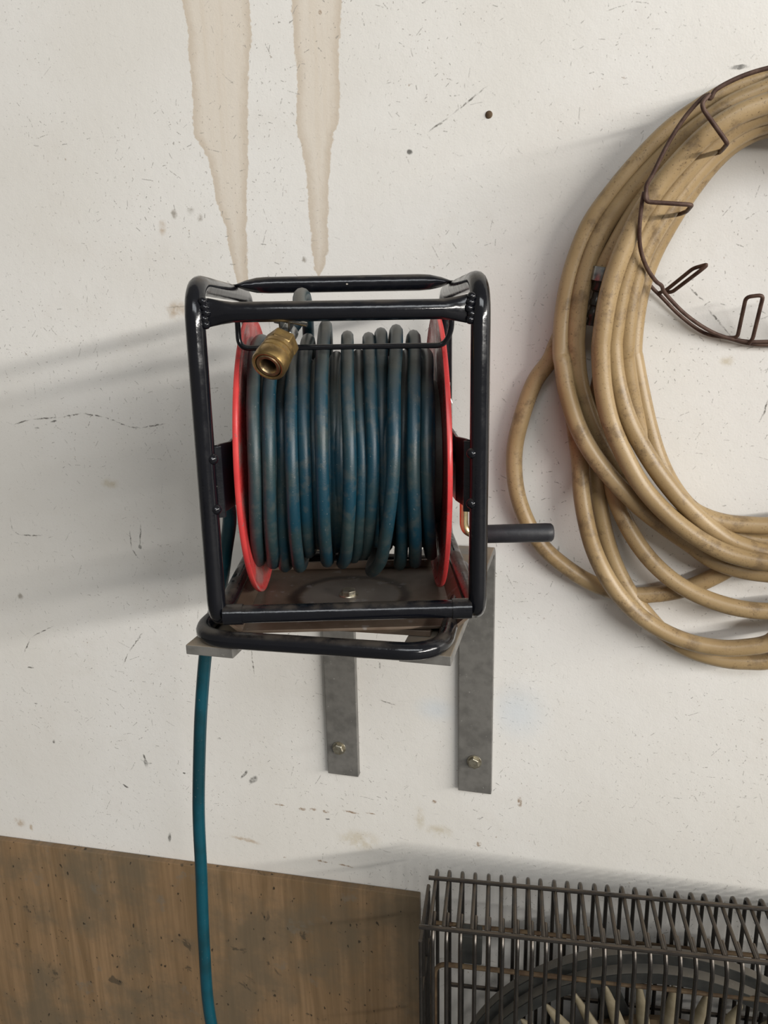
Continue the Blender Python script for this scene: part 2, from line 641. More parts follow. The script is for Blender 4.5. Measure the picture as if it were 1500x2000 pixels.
    # hairline cracks
    seg = lambda *a: [(a[i], a[i + 1], a[i + 2], a[i + 3], 'L') for i in range(0, len(a) - 3, 2)]
    base = marks(base, seg(25, 830, 60, 819, 120, 815, 160, 807, 205, 815, 225, 822, 248, 833, 275, 836, 326, 827)
                 + seg(253, 1035, 257, 1072, 270, 1090) + seg(275, 1018, 273, 1072)
                 + seg(20, 1010, 24, 1035, 38, 1045, 85, 1046) + seg(740, 1367, 775, 1378)
                 + seg(240, 1300, 250, 1275, 280, 1235) + seg(45, 1280, 60, 1245, 105, 1222)
                 + seg(490, 1260, 497, 1325) + seg(1380, 600, 1430, 660) + seg(1340, 555, 1378, 592)
                 + seg(835, 258, 880, 226, 955, 165) + seg(1500, 780, 1490, 815),
                 (.13, .12, .105), .95, .25, grain, ps)
    h = t.math('ADD', t.noise(p, 55, 5, .6), t.math('MULTIPLY', t.noise(p, 420, 3), .35))
    t.bump(h, .10, .002)
    return t.set(color=base, rough=.42, spec=.35)


def plywood_material():
    t = NT('dirty_brown_plywood')
    p = t.obj()
    st = t.noise(t.scale(p, (16, 1, 1.1)), 1.0, 5, .6, 1.2)
    fine = t.noise(t.scale(p, (150, 1, 5)), 1.0, 4, .6)
    c = t.mix(t.ramp(st, .36, .66), (.185, .118, .060), (.29, .185, .100))
    c = t.mix(t.math('MULTIPLY', t.ramp(fine, .35, .7), .35), c, (.125, .078, .04))
    dirt = t.ramp(t.noise(p, 4.5, 6, .65), .42, .62)
    c = t.mix(t.math('MULTIPLY', dirt, .75), c, (.125, .100, .066))
    c = t.mix(t.math('MULTIPLY', t.ramp(t.noise(p, 24, 4, .6, .6), .64, .70), .7), c, (.05, .042, .03))
    c = t.mix(t.math('MULTIPLY', t.ramp(t.noise(p, 15, 5, .7), .60, .70), .5), c, (.16, .14, .11))
    sp = t.ramp(t.noise(t.scale(p, (1.3, 1, .8)), 85, 2, .45), .685, .72)
    c = t.mix(t.math('MULTIPLY', sp, .85), c, (.025, .02, .014))
    t.bump(fine, .15, .001)
    return t.set(color=c, rough=.6, spec=.3)


# ------------------------------------------------------------------ the setting
def structure(o):
    o['kind'] = 'structure'
    return o


structure(MB().box((-4.0, 0.0, -0.02), (4.6, 0.12, 3.2)).build('wall_back', wall_material()))
structure(MB().box((-4.0, -6.0, -0.12), (4.6, 0.12, 0.0)).build(
    'floor', mat_simple('grey_concrete_floor', (.13, .125, .115), (.17, .165, .155), 6, .7)))

# brown plywood sheet standing against the foot of the wall
ply_l, ply_r = pix(0, 1640, -.012), pix(819, 1751, -.012)
sl = (ply_r.z - ply_l.z) / (ply_r.x - ply_l.x)
xa = ply_l.x - .35
poly = [(xa, -.013, 0.0), (ply_r.x + .003, -.013, 0.0), (ply_r.x, -.013, ply_r.z), (xa, -.013, ply_l.z - sl * .35)]
ply = MB().prism(poly, (0, .012, 0)).build('plywood_panel', plywood_material(), bevel=.0012)
tag(ply, 'dirty brown plywood sheet standing against the foot of the white wall', 'panel')

# ------------------------------------------------------------------ steel brackets
T, HB = .010, .3902 + ZO


def hex_bolt(center, axis, r, h, parent, name='bolt', washer=True):
    ax = Vector(axis).normalized()
    a = Vector((0, 0, 1)) if abs(ax.z) < .9 else Vector((1, 0, 0))
    b = ax.cross(a).normalized()
    a = b.cross(ax)
    c = Vector(center)
    m = MB()
    ph = random.uniform(0, 1)
    ring = lambda rr, hh: [c + ax * hh + (a * math.cos(ph + k * math.pi / 3) + b * math.sin(ph + k * math.pi / 3)) * rr for k in range(6)]
    vs = ring(r, .0012) + ring(r, h * .85) + ring(r * .82, h)
    fs = []
    for i in range(2):
        for k in range(6):
            fs.append((i * 6 + k, i * 6 + (k + 1) % 6, i * 6 + 6 + (k + 1) % 6, i * 6 + 6 + k))
    fs += [tuple(range(5, -1, -1)), tuple(range(12, 18))]
    m.add(vs, fs, False)
    o = m.build(name, M_BOLT, parent, bevel=.0004)
    if washer:
        w = MB().lathe([(.0005, 0), (r * 1.22, 0), (r * 1.25, .0008), (r * 1.2, .0016), (.0005, .0018)], c, ax, 24)
        w.build('washer', M_BOLT, o)
    return o


def bracket(x0, length, bolt_px, label):
    e = empty('wall_bracket', (x0 + .025, 0, ZO))
    tag(e, label, 'bracket', 'steel brackets carrying the reel')
    # L-shaped bent flat bar, profile in the y-z plane
    R = .022
    pr = []
    pr += [(-.0005, 0.0)]
    for k in range(9):                      # outer bend
        w = math.pi / 2 * k / 8
        pr.append((-.0005 - R + R * math.cos(w), HB - ZO - R + R * math.sin(w)))
    pr += [(-length, HB - ZO), (-length, HB - ZO - T)]
    for k in range(9):
        w = math.pi / 2 * (1 - k / 8)
        pr.append((-.0005 - R + (R - T) * math.cos(w), HB - ZO - R + (R - T) * math.sin(w)))
    pr += [(-T - .0005, 0.0)]
    poly = [(-.025, y, z) for y, z in pr]
    MB().prism(poly, (.05, 0, 0)).build('bent_flat_bar', M_STEEL, e, bevel=.0009)
    b = pix(bolt_px[0], bolt_px[1], -.014) - e.location
    hex_bolt((b.x, -T - .0005, b.z), (0, -1, 0), .0088, .0075, e)
    return e


bracket(0.0, .4078, (661, 1463), 'grey steel L bracket on the side of the reel where the supply hose hangs')
bracket(.2078, .3811, (926, 1490), 'grey steel L bracket on the crank handle side of the reel')

# ------------------------------------------------------------------ hose reel
RX, RY, PSI = .1186, -.2364, .2719
reel = empty('hose_reel', (RX, RY, HB), PSI)
tag(reel, 'black tubular steel hose reel with red discs on two wall brackets', 'hose reel')
ZR = lambda z: z + ZO - HB                  # strap-bottom based height -> reel local
Wd, Ld, Hd, Z0 = .2457, .3051, .3073, ZR(.4202)
Z1 = Z0 + Hd
RT = .0086
ZC, RD = ZR(.553), .148                    # axle height, disc radius

for s in (-1, 1):
    x = s * Wd / 2
    loop = round_poly([(x, -Ld / 2, Z0), (x, -Ld / 2, Z1), (x, Ld / 2, Z1), (x, Ld / 2, Z0)], [.026, .036, .036, .026], 8, True)
    MB().tube(loop, RT, 14, closed=True).build('side_frame', M_BLACK, reel)


def lerp_tube(p0, p1, prof, r):
    p0, p1 = Vector(p0), Vector(p1)
    pts = [p0.lerp(p1, a[0]) for a in prof]
    return MB().tube(pts, r, 16, scale=[(a[1], a[2]) for a in prof], up=(0, 0, 1))


# front top bar: ends pressed flat and welded to the posts (tall, thin)
pf = [(0, 1.4, .3), (.035, 1.4, .33), (.075, 1.18, .65), (.12, 1, 1), (.5, 1, 1), (.88, 1, 1), (.925, 1.18, .65), (.965, 1.4, .33), (1, 1.4, .3)]
y0 = -Ld / 2 + .001
lerp_tube((-Wd / 2 + .004, y0, ZR(.7035)), (Wd / 2 - .004, y0, ZR(.7028)), pf, RT).build('crossbar', M_BLACK, reel)
# rear top bar: ends pressed flat the other way, pointed in view
pb = [(0, .16, 1.35), (.02, .18, 1.35), (.06, .62, 1.2), (.11, .92, 1.05), (.16, 1, 1), (.5, 1, 1), (.84, 1, 1), (.89, .92, 1.05), (.94, .62, 1.2), (.98, .18, 1.35), (1, .16, 1.35)]
lerp_tube((-Wd / 2 + .001, .045, ZR(.7345)), (Wd / 2 - .001, .045, ZR(.7345)), pb, RT * 1.02).build('crossbar', M_BLACK, reel)
# lower front bar with collars
lo = MB().tube([(-Wd / 2 + .006, y0, ZR(.4277)), (Wd / 2 - .006, y0, ZR(.4277))], RT, 16)
lb = lo.build('crossbar', M_BLACK, reel)
for s in (-1, 1):
    MB().tube([(s * (Wd / 2 - .006), y0, ZR(.4277)), (s * (Wd / 2 - .024), y0, ZR(.4277))], RT * 1.14, 16).build('collar', M_BLACK, lb)
# rear lower bar
MB().tube([(-Wd / 2 + .006, Ld / 2 - .001, ZR(.4277)), (Wd / 2 - .006, Ld / 2 - .001, ZR(.4277))], RT, 16).build('crossbar', M_BLACK, reel)

# weld beads on the front bar ends
for s in (-1, 1):
    m = MB()
    for k in range(5):
        m.lathe([(.0002, .0030), (.0020, .0026), (.0036, .0012), (.0040, 0), (.0002, -.001)],
                (s * (Wd / 2 - .0095 + .0012 * math.sin(k * 2.1)), y0 - .0035, ZR(.6935 + .0048 * k)), (-s * .35, -1, 0), 12)
    m.build('weld_bead', M_BLACK, reel)

# swivel plate with raised side flanges, rubbed ring and bolt
PZ = ZR(.3995)
pl = MB().box((-.108, -.128, PZ - .0015), (.108, .066, PZ + .0015))
plate = pl.build('swivel_plate', M_PLATE, reel, bevel=.0006)
for s in (-1, 1):
    fl = MB().prism([(s * .107, -.128, PZ - .0012), (s * .1235, -.128, PZ + .0135), (s * .1215, -.128, PZ + .0155), (s * .105, -.128, PZ + .0016)],
                    (0, .20, 0))
    fl.build('plate_flange', M_PLATE, plate)
MB().box((-.108, .062, PZ), (.108, .066, PZ + .010)).build('plate_flange', M_PLATE, plate)
hex_bolt((-.0025, -.034, PZ + .0015), (0, 0, 1), .0085, .0072, plate, 'swivel_bolt')

# fixed base: tube ring lying on the brackets, turned with the wall, and its plate
ry_ = -PSI + .05


def base_pt(x, y, z):                       # wall-aligned coordinates about the pivot -> reel local
    c, s = math.cos(ry_), math.sin(ry_)
    return Vector((x * c - y * s - .004, x * s + y * c - .030, z))


bx = .1215
ring = round_poly([base_pt(-bx, -.136, .0087), base_pt(bx, -.136, .0087), base_pt(bx, .135, .0087), base_pt(-bx, .135, .0087)], .042, 10, True)
MB().tube(ring, .0085, 14, closed=True).build('base_ring', M_BLACK, reel)
bp = MB()
poly = [base_pt(-.104, -.080, .0005), base_pt(.104, -.080, .0005), base_pt(.104, .10, .0005), base_pt(-.104, .10, .0005)]
bp.prism(poly, (0, 0, .006))
bp.build('base_plate', M_PLATE, reel, bevel=.0006)

# red discs
for s in (-1, 1):
    x = s * .098
    prof = [(.012, 0), (.060, 0), (.066, .003), (.125, .003), (.132, .0015), (.1425, .0015), (.1455, -.001), (.148, -.0005), (.1485, .002),
            (.147, .0042), (.143, .0040), (.133, .0036), (.126, .0052), (.065, .0052), (.059, .0022), (.012, .0022)]
    MB().lathe(prof, (x - s * .0025, 0, ZC), (s, 0, 0), 96, True).build('disc', M_RED, reel, sharp=50)
MB().tube([(-.097, 0, ZC), (.097, 0, ZC)], .078, 40).build('drum', M_DRUM, reel)
MB().tube([(-.118, 0, ZC), (.126, 0, ZC)], .012, 20).build('axle', M_BLACK, reel)

# pressed side plates between the posts that carry the axle, with weld beads
for s in (-1, 1):
    xs = [(.1225, -.1445), (.1125, -.1455), (.111, -.138), (.1055, -.118), (.1045, -.06), (.1045, .06), (.1055, .118), (.111, .138), (.1225, .1445)]
    hs = [.030, .032, .032, .031, .034, .034, .031, .032, .030]
    m = MB()
    vs, fs = [], []
    for side in (0, .0028):
        for (x, y), h in zip(xs, hs):
            vs += [(s * (x + side), y, ZC + .003 - h), (s * (x + side), y, ZC + .003 + h)]
    n = len(xs)
    for i in range(n - 1):
        a = 2 * i
        fs += [(a, a + 2, a + 3, a + 1), (2 * n + a, 2 * n + a + 1, 2 * n + a + 3, 2 * n + a + 2),
               (a, 2 * n + a, 2 * n + a + 2, a + 2), (a + 1, a + 3, 2 * n + a + 3, 2 * n + a + 1)]
    fs += [(0, 1, 2 * n + 1, 2 * n), (2 * n - 2, 4 * n - 2, 4 * n - 1, 2 * n - 1)]
    m.add(vs, fs, False)
    sp = m.build('axle_plate', M_BLACK, reel, bevel=.0006)
    # folded front flange lying along the post
    MB().prism([(s * .1095, -.1465, ZC - .032), (s * .1175, -.1495, ZC - .032), (s * .1175, -.1495, ZC + .034), (s * .1095, -.1465, ZC + .034)],
               (0, .003, 0)).build('front_flange', M_BLACK, sp, bevel=.0007)
    for zz in (-.022, .024):
        MB().lathe([(.0002, .0046), (.0026, .0040), (.0046, .0018), (.0052, 0), (.0002, -.001)],
                   (s * .1160, -.1560, ZC + zz), (0, -1, 0), 14).build('weld_bead', M_BLACK, sp)

# hose keeper rod under the front bar
kr = round_poly([(-.0955, -.098, ZR(.7035)), (-.0955, -.098, ZR(.6715)), (.0965, -.098, ZR(.6705)), (.1035, -.098, ZR(.684)), (.1035, -.098, ZR(.7035))],
                [0, .010, .008, .008, 0], 8)
k0 = [(-.0955, -.150, ZR(.7035))] + kr + [(.1035, -.150, ZR(.7035))]
MB().tube(round_poly(k0, .006, 4), .0027, 10).build('hose_keeper_rod', M_BLACK, reel)

# crank: plated rod from the axle, black grip pointing outwards behind the post
ck = [(.118, .0, ZC), (.1285, 0, ZC), (.1285, 0, ZR(.4585)), (.158, 0, ZR(.4580))]
crank = MB().tube(round_poly(ck, [0, .008, .016, 0], 10), .0048, 14).build('crank_rod', M_ZINC, reel)
gp = [(.148, 0), (.150, .0098), (.151, .0104), (.222, .0108), (.2275, .0104), (.2295, .0085), (.2298, .0001)]
MB().lathe([(max(r, .0002), x) for x, r in gp], (0, 0, ZR(.4578)), (1, 0, 0), 28).build('crank_grip', M_GRIP, crank)
# bright lock bar beside the rear post
MB().prism([(.1205, .1405, ZR(.545)), (.1305, .1405, ZR(.545)), (.1305, .1405, ZR(.592)), (.1275, .1405, ZR(.600)), (.1275, .1405, ZR(.618)), (.1205, .1405, ZR(.618))],
           (0, -.003, 0)).build('lock_bar', M_CHROME, reel, bevel=.0006)

# ------------------------------------------------------------------ teal hose wound on the drum
hose = empty('air_hose', (RX, RY, HB), PSI)
tag(hose, 'dusty teal rubber air hose wound in loops around the reel drum', 'hose')
HR = .0067
xt = lambda p: (p - 672) * .000522
xf = lambda p: (p - 672.5) * .000483
xb = lambda p: (p - 685) * .000575
turns = [(505, 496, 512, .1235, .1165, .1150), (540, 524, 540, .1235, .117, .118), (558, 547, 561, .104, .100, .1235),
         (578, 569, 590, .112, .119, .1225), (599, 594, 608, .1235, .114, .107), (636, 629, 643, .1370, .1235, .1165),
         (655, 653, 657, .104, .097, .104), (679, 683, 670, .1255, .1225, .119), (701, 706, 692, .106, .109, .1145),
         (722, 728, 709, .1235, .113, .111), (747, 747, 757, .1280, .101, .103), (778, 767, 726, .1310, .1245, .1290),
         (797, 788, 781, .104, .100, .1245), (813, 807, 811, .1250, .1205, .1205), (838, 834, 841, .106, .109, .1135)]
order = [0, 1, 2, 3, 4, 5, 6, 7, 8, 9, 10, 11, 12, 13, 14]


def polar(keys, k=9):
    """keys: (theta, x, R) -> smooth path; theta 0 = rear, pi/2 = top, pi = front"""
    out = []
    P = cr([Vector(q) for q in keys], k)
    for q in P:
        out.append(Vector((q.y, math.cos(q.x) * q.z, ZC + math.sin(q.x) * q.z)))
    return out


keys = []
# hidden inner layers
n_in = 14
th = 0.0
for i in range(n_in * 4 + 1):
    keys.append((th, -.088 + .176 * i / (n_in * 4), .0895))
    th += math.pi / 2
for i in range(1, n_in * 4 + 1):
    keys.append((th, .088 - .176 * i / (n_in * 4), .0985 + random.uniform(-.001, .001)))
    th += math.pi / 2
for i in range(1, 5):
    keys.append((th, -.088 + .005 * i, .0985 + .004 * i))
    th += math.pi / 2
# visible outer layer, from the left disc to the right one
th -= math.pi / 2
for n, i in enumerate(order):
    a = turns[i]
    nx = turns[order[min(n + 1, len(order) - 1)]]
    keys.append((th + math.pi / 2, xt(a[0]), a[3]))
    keys.append((th + math.pi * .78, (xt(a[0]) * .35 + xf(a[1]) * .65), a[4] * .7 + a[3] * .3))
    keys.append((th + math.pi, xf(a[1]), a[4]))
    keys.append((th + math.pi * 1.25, xf(a[1]) * .5 + xb(a[2]) * .5, a[4] * .5 + a[5] * .5))
    keys.append((th + math.pi * 1.5, xb(a[2]), a[5]))
    keys.append((th + math.pi * 2, (xt(a[0]) + xt(nx[0])) / 2, .1165))
    th += 2 * math.pi
path = polar(keys)
hb = MB().tube(path, HR, 10)
# the free end: climbs from behind at the left, arches over the drum and ends in the coupler
AX = Vector((-.0150, -.035, -.0265)).normalized()
CS = 1.16
Bp = Vector((-.0480, -.112, ZR(.684))) + AX * .0118
CA = .88
tail = cr([(-.050, .112, ZC + .03), (-.046, .098, ZR(.635)), (-.042, .060, ZR(.690)), (-.040, .012, ZR(.7185)),
           (-.0415, -.040, ZR(.7195)), tuple(Bp - AX * .040), tuple(Bp - AX * .018), tuple(Bp - AX * .004)], 10)
hb.tube(tail, HR, 12)
hb.build('hose', M_HOSE, hose)
# brass coupler on the free end
nut = MB()
prof = [(.0005, -.002), (.0125, -.002), (.0134, .0005), (.0134, .0100), (.0126, .0115), (.0122, .0120)]
nut.lathe([(a * CS, b * CA) for a, b in prof], Bp, AX, 6, smooth=False)
cb = nut.build('coupler', M_BRASS, hose, bevel=.0006)
sl_ = [(.0115, .0115), (.0126, .0120), (.0126, .0165), (.0118, .0172), (.0118, .0185), (.0131, .0192), (.0131, .0235), (.0124, .0242),
       (.0124, .0252), (.0135, .0262), (.0138, .0300), (.0138, .0375), (.0132, .0400), (.0118, .0408), (.0105, .0402), (.0103, .0330), (.0098, .0325)]
MB().lathe([(a * CS, b * CA) for a, b in sl_], Bp, AX, 36).build('sleeve', M_BRASS, cb)
ins = [(.0099, .034), (.0099, .0395), (.0092, .0405), (.0070, .0402), (.0060, .0380), (.0058, .012), (.0002, .0118)]
MB().lathe([(a * CS, b * CA) for a, b in ins], Bp, AX, 32).build('socket', M_BRASSD, cb)
# screw clamp behind the coupler: band, two ears and the screw
cl = MB().lathe([(.0072, -.016), (.0082, -.0165), (.0086, -.0160), (.0086, -.0070), (.0082, -.0065), (.0072, -.007)], Bp, AX, 28)
clamp = cl.build('hose_clamp', M_WHITE_TAPE, hose)
side = Vector((1, 0, 0))
side = (side - AX * side.dot(AX)).normalized()
upv = side.cross(AX)
if upv.z < 0:
    upv = -upv
for s in (-.0035, .0035):
    c0 = Bp - AX * .0115 + upv * .0078 + side * s * 1.3
    q = [c0 - AX * .006, c0 + AX * .006, c0 + AX * .005 + upv * .013, c0 - AX * .005 + upv * .013]
    MB().prism([v - side * .0007 for v in q], side * .0014).build('clamp_ear', M_WHITE_TAPE, clamp, bevel=.0003)
c0 = Bp - AX * .0115 + upv * .015
MB().tube([c0 - side * .011, c0 + side * .020], .0022, 10).build('clamp_screw', M_CHROME, clamp)
ws = MB().tube([c0 - side * .006, c0 - side * .011], .0042, 6, True)
ws.build('clamp_nut', M_CHROME, clamp, sharp=20)

# ------------------------------------------------------------------ supply hose hanging from the reel inlet
pts = []
cR = Matrix.Rotation(PSI, 3, 'Z')
inlet = Vector((RX, RY, HB)) + cR @ Vector((-.128, .0, ZC))
dn = [pix(448, 1000, -.262), pix(440, 1080, -.26), pix(430, 1150, -.255), pix(408, 1240, -.25), pix(400, 1290, -.25), pix(392, 1400, -.25), pix(388.5, 1520, -.25), pix(388.5, 1600, -.25),
      pix(393, 1700, -.25), pix(399, 1850, -.25), pix(413, 2000, -.25)]
last = dn[-1]
dn += [Vector((last.x + .03, -.255, last.z - .16)), Vector((last.x + .10, -.28, .06)), Vector((last.x + .20, -.33, .009)),
       Vector((last.x + .40, -.45, .009)), Vector((last.x + .70, -.62, .009))]
start = [inlet, inlet + Vector((-.012, 0.0, -.004)), inlet + Vector((-.016, -.004, -.022))]
so = empty('supply_hose', tuple(inlet))
tag(so, 'clean teal hose hanging straight down from the inlet of the reel', 'hose')
off = Vector(so.location)
MB().tube([p - off for p in cr(start + dn, 12)], .0080, 16).build('hose', M_HANG, so)
MB().lathe([(.0004, -.012), (.0095, -.012), (.0098, -.010), (.0098, .008), (.0088, .010), (.0004, .010)], (.004, 0.001, 0), cR @ Vector((-1, 0, 0)), 20).build('swivel_joint', M_BRASS, so)

# ------------------------------------------------------------------ beige hose coil on the wire rack
C5 = lambda x, y: (980 + x / 2.885, 100 + y / 2.885)      # crop readings -> photo pixels
C6 = lambda x, y: (980 + x / 2.885, 680 + y / 2.885)
BR = .0109
# each strand: list of (pixel, depth); read top to bottom
ST = {}
ST['A'] = [(C5(1640, 95), .045), (C5(1500, 150), .045), (C5(1300, 218), .045), (C5(1130, 312), .045), (C5(950, 440), .045), (C5(780, 610), .045), (C5(620, 800), .045), (C5(500, 970), .045), (C5(420, 1160), .045),
           (C5(370, 1340), .045), (C5(342, 1530), .046), (C5(336, 1700), .05), (C6(345, 90), .055), (C6(365, 230), .06), (C6(420, 420), .065), (C6(495, 570), .066), (C6(590, 700), .064), (C6(690, 810), .060),
           (C6(800, 915), .052), (C6(930, 1015), .045), (C6(1060, 1105), .040), (C6(1190, 1195), .038), (C6(1340, 1248), .038), (C6(1500, 1272), .038), (C6(1640, 1275), .038)]
ST['B'] = [(C5(1640, 165), .062), (C5(1500, 215), .062), (C5(1300, 300), .062), (C5(1120, 420), .06), (C5(950, 560), .055), (C5(800, 710), .052), (C5(670, 860), .05), (C5(560, 1030), .05), (C5(485, 1210), .05),
           (C5(440, 1400), .05), (C5(420, 1600), .05), (C6(420, 20), .05), (C6(440, 200), .048), (C6(500, 390), .045), (C6(575, 540), .042), (C6(660, 670), .040), (C6(780, 800), .036), (C6(930, 930), .034),
           (C6(1100, 1040), .032), (C6(1300, 1110), .03), (C6(1500, 1135), .028), (C6(1640, 1130), .028)]
ST['C'] = [(C5(1640, 255), .088), (C5(1500, 292), .088), (C5(1340, 352), .09), (C5(1180, 450), .09), (C5(1040, 580), .088), (C5(900, 740), .086), (C5(790, 900), .085), (C5(710, 1060), .085), (C5(645, 1220), .085),
           (C5(595, 1400), .085), (C5(565, 1600), .085), (C6(558, 30), .085), (C6(570, 220), .084), (C6(610, 410), .082), (C6(690, 600), .08), (C6(785, 770), .078), (C6(910, 915), .076), (C6(1060, 1040), .074),
           (C6(1210, 1130), .072), (C6(1350, 1180), .07), (C6(1500, 1208), .07), (C6(1640, 1215), .07)]
ST['D'] = [(C5(1640, 330), .066), (C5(1500, 350), .066), (C5(1380, 395), .066), (C5(1250, 475), .066), (C5(1110, 600), .066), (C5(950, 790), .066), (C5(820, 980), .066), (C5(740, 1150), .066), (C5(680, 1340), .066), (C5(640, 1560), .066),
           (C6(630, 10), .066), (C6(652, 200), .066), (C6(712, 400), .068), (C6(800, 570), .068), (C6(905, 730), .066), (C6(1030, 880), .062), (C6(1160, 1000), .056), (C6(1300, 1090), .052), (C6(1500, 1155), .05), (C6(1640, 1170), .05)]
ST['E'] = [(C5(1640, 385), .048), (C5(1500, 405), .048), (C5(1390, 445), .05), (C5(1270, 520), .052), (C5(1150, 630), .054), (C5(1030, 770), .056), (C5(920, 930), .058), (C5(820, 1100), .06), (C5(755, 1270), .06), (C5(715, 1480), .06),
           (C5(700, 1680), .058), (C6(700, 60), .055), (C6(722, 220), .050), (C6(760, 400), .042), (C6(830, 580), .034), (C6(920, 740), .030), (C6(1040, 880), .028), (C6(1200, 1000), .028), (C6(1380, 1070), .028), (C6(1500, 1090), .028), (C6(1640, 1090), .028)]
ST['F'] = [(C5(1640, 400), .024), (C5(1500, 430), .024), (C5(1400, 465), .025), (C5(1280, 540), .026), (C5(1160, 660), .028), (C5(1040, 820), .03), (C5(940, 980), .03), (C5(850, 1150), .03), (C5(790, 1320), .03), (C5(755, 1500), .03), (C5(740, 1680), .032),
           (C6(748, 60), .032), (C6(778, 220), .034), (C6(822, 420), .036), (C6(875, 600), .038), (C6(950, 760), .042), (C6(1050, 890), .044), (C6(1150, 950), .044), (C6(1270, 985), .042), (C6(1400, 997), .04), (C6(1500, 1000), .04), (C6(1640, 990), .04)]
ST['G'] = [(C5(1640, 130), .02), (C5(1500, 165), .02), (C5(1300, 240), .02), (C5(1100, 360), .02), (C5(900, 520), .02), (C5(720, 720), .02), (C5(580, 960), .02), (C5(480, 1200), .02), (C5(400, 1450), .02), (C5(310, 1650), .02),
           (C6(270, 70), .02), (C6(185, 190), .022), (C6(115, 380), .024), (C6(72, 580), .024), (C6(80, 780), .024), (C6(135, 960), .024), (C6(225, 1110), .024), (C6(350, 1225), .022), (C6(510, 1325), .018), (C6(690, 1385), .016),
           (C6(850, 1388), .016), (C6(1010, 1362), .016), (C6(1160, 1305), .016), (C6(1300, 1230), .016), (C6(1420, 1150), .016), (C6(1500, 1100), .016), (C6(1640, 1060), .016)]
ST['H'] = [(C5(1640, 170), .028), (C5(1500, 210), .028), (C5(1300, 300), .028), (C5(1100, 440), .028), (C5(900, 640), .028), (C5(720, 860), .026), (C5(560, 1080), .026), (C5(450, 1320), .024), (C5(400, 1560), .022), (C6(385, 60), .022), (C6(392, 260), .024), (C6(418, 480), .030),
           (C6(440, 640), .036), (C6(448, 800), .040), (C6(470, 950), .044), (C6(510, 1110), .046), (C6(575, 1260), .046), (C6(660, 1390), .046), (C6(780, 1510), .045), (C6(920, 1600), .044), (C6(1080, 1662), .044), (C6(1250, 1690), .044), (C6(1400, 1682), .044), (C6(1500, 1662), .044), (C6(1640, 1600), .044)]
ST['I'] = [(C5(1640, 200), .038), (C5(1500, 250), .038), (C5(1300, 350), .036), (C5(1130, 480), .036), (C5(960, 660), .034), (C5(800, 880), .032), (C5(680, 1120), .030), (C5(625, 1380), .028), (C5(600, 1620), .026), (C6(575, 90), .024), (C6(535, 300), .022), (C6(522, 520), .020),
           (C6(535, 720), .018), (C6(550, 880), .018), (C6(580, 1040), .018), (C6(630, 1200), .018), (C6(710, 1360), .018), (C6(815, 1500), .018), (C6(930, 1620), .020), (C6(1070, 1705), .022), (C6(1250, 1755), .022), (C6(1400, 1766), .022), (C6(1500, 1762), .022), (C6(1640, 1720), .022)]
ST['J'] = [(C5(1640, 290), .020), (C5(1500, 330), .020), (C5(1350, 400), .020), (C5(1200, 520), .020), (C5(1050, 690), .02), (C5(900, 900), .02), (C5(780, 1140), .02), (C5(700, 1400), .02), (C5(670, 1650), .02), (C6(640, 150), .02), (C6(620, 380), .022), (C6(612, 600), .024),
           (C6(625, 780), .026), (C6(670, 920), .030), (C6(740, 1060), .034), (C6(830, 1185), .036), (C6(940, 1290), .038), (C6(1060, 1368), .038), (C6(1190, 1425), .038), (C6(1340, 1466), .038), (C6(1500, 1482), .038), (C6(1640, 1470), .038)]
ST['K'] = [(C5(1640, 210), .030), (C5(1500, 255), .034), (C5(1320, 340), .038), (C5(1150, 450), .044), (C5(980, 610), .05), (C5(840, 780), .055), (C5(720, 960), .058), (C5(630, 1120), .058), (C5(572, 1235), .055)]
coil = empty('beige_hose', tuple(pix(1560, 640, -.05)))
tag(coil, 'aged beige rubber hose hung in a loose coil on the wire rack', 'hose')
off = Vector(coil.location)
names = ['A', 'C', 'E', 'D', 'B', 'F', 'H', 'I', 'J', 'G']
allp = []
kp = [pix(q[0][0], q[0][1], -q[1]) for q in ST['K']]
allp += list(reversed(kp))                                   # from the fitting upwards


def right_arc(a, b, side=-1):
    """from a (lower right) round the unseen right-hand side to b (upper right)"""
    cx = max(a.x, b.x) - .01
    m = (a.z + b.z) / 2
    h = abs(b.z - a.z) / 2
    out = []
    for k in range(1, 8):
        w = -math.pi / 2 + math.pi * k / 8
        f = k / 8
        base = a.lerp(b, f)
        out.append(Vector((base.x + math.cos(w) * h * .95, base.y, m + math.sin(w) * h * (1 if b.z > a.z else -1))))
    return out


first = [pix(q[0][0], q[0][1], -q[1]) for q in ST[names[0]]]
# K runs up to the top right; continue over the right side down to the bottom of strand A, then backwards is avoided:
prev = allp[-1]
chain = []
rev = True
low_end = [pix(q[0][0], q[0][1], -q[1]) for q in ST['G']]
seq = [ST[n] for n in names]
# go down the right side into the bottom of each strand and climb up its left side
for sdat in seq:
    pts = [pix(q[0][0], q[0][1], -q[1]) for q in sdat]
    up_ = list(reversed(pts))                                # bottom -> top
    down = list(reversed(right_arc(up_[0], allp[-1])))
    allp += down + up_
end = allp[-1]
allp += [end + Vector((.10, .0, -.03)), end + Vector((.17, .0, -.12)), end + Vector((.19, .0, -.25))]
MB().tube([p - off for p in cr(allp, 6)], BR, 14).build('hose', M_BEIGE, coil)
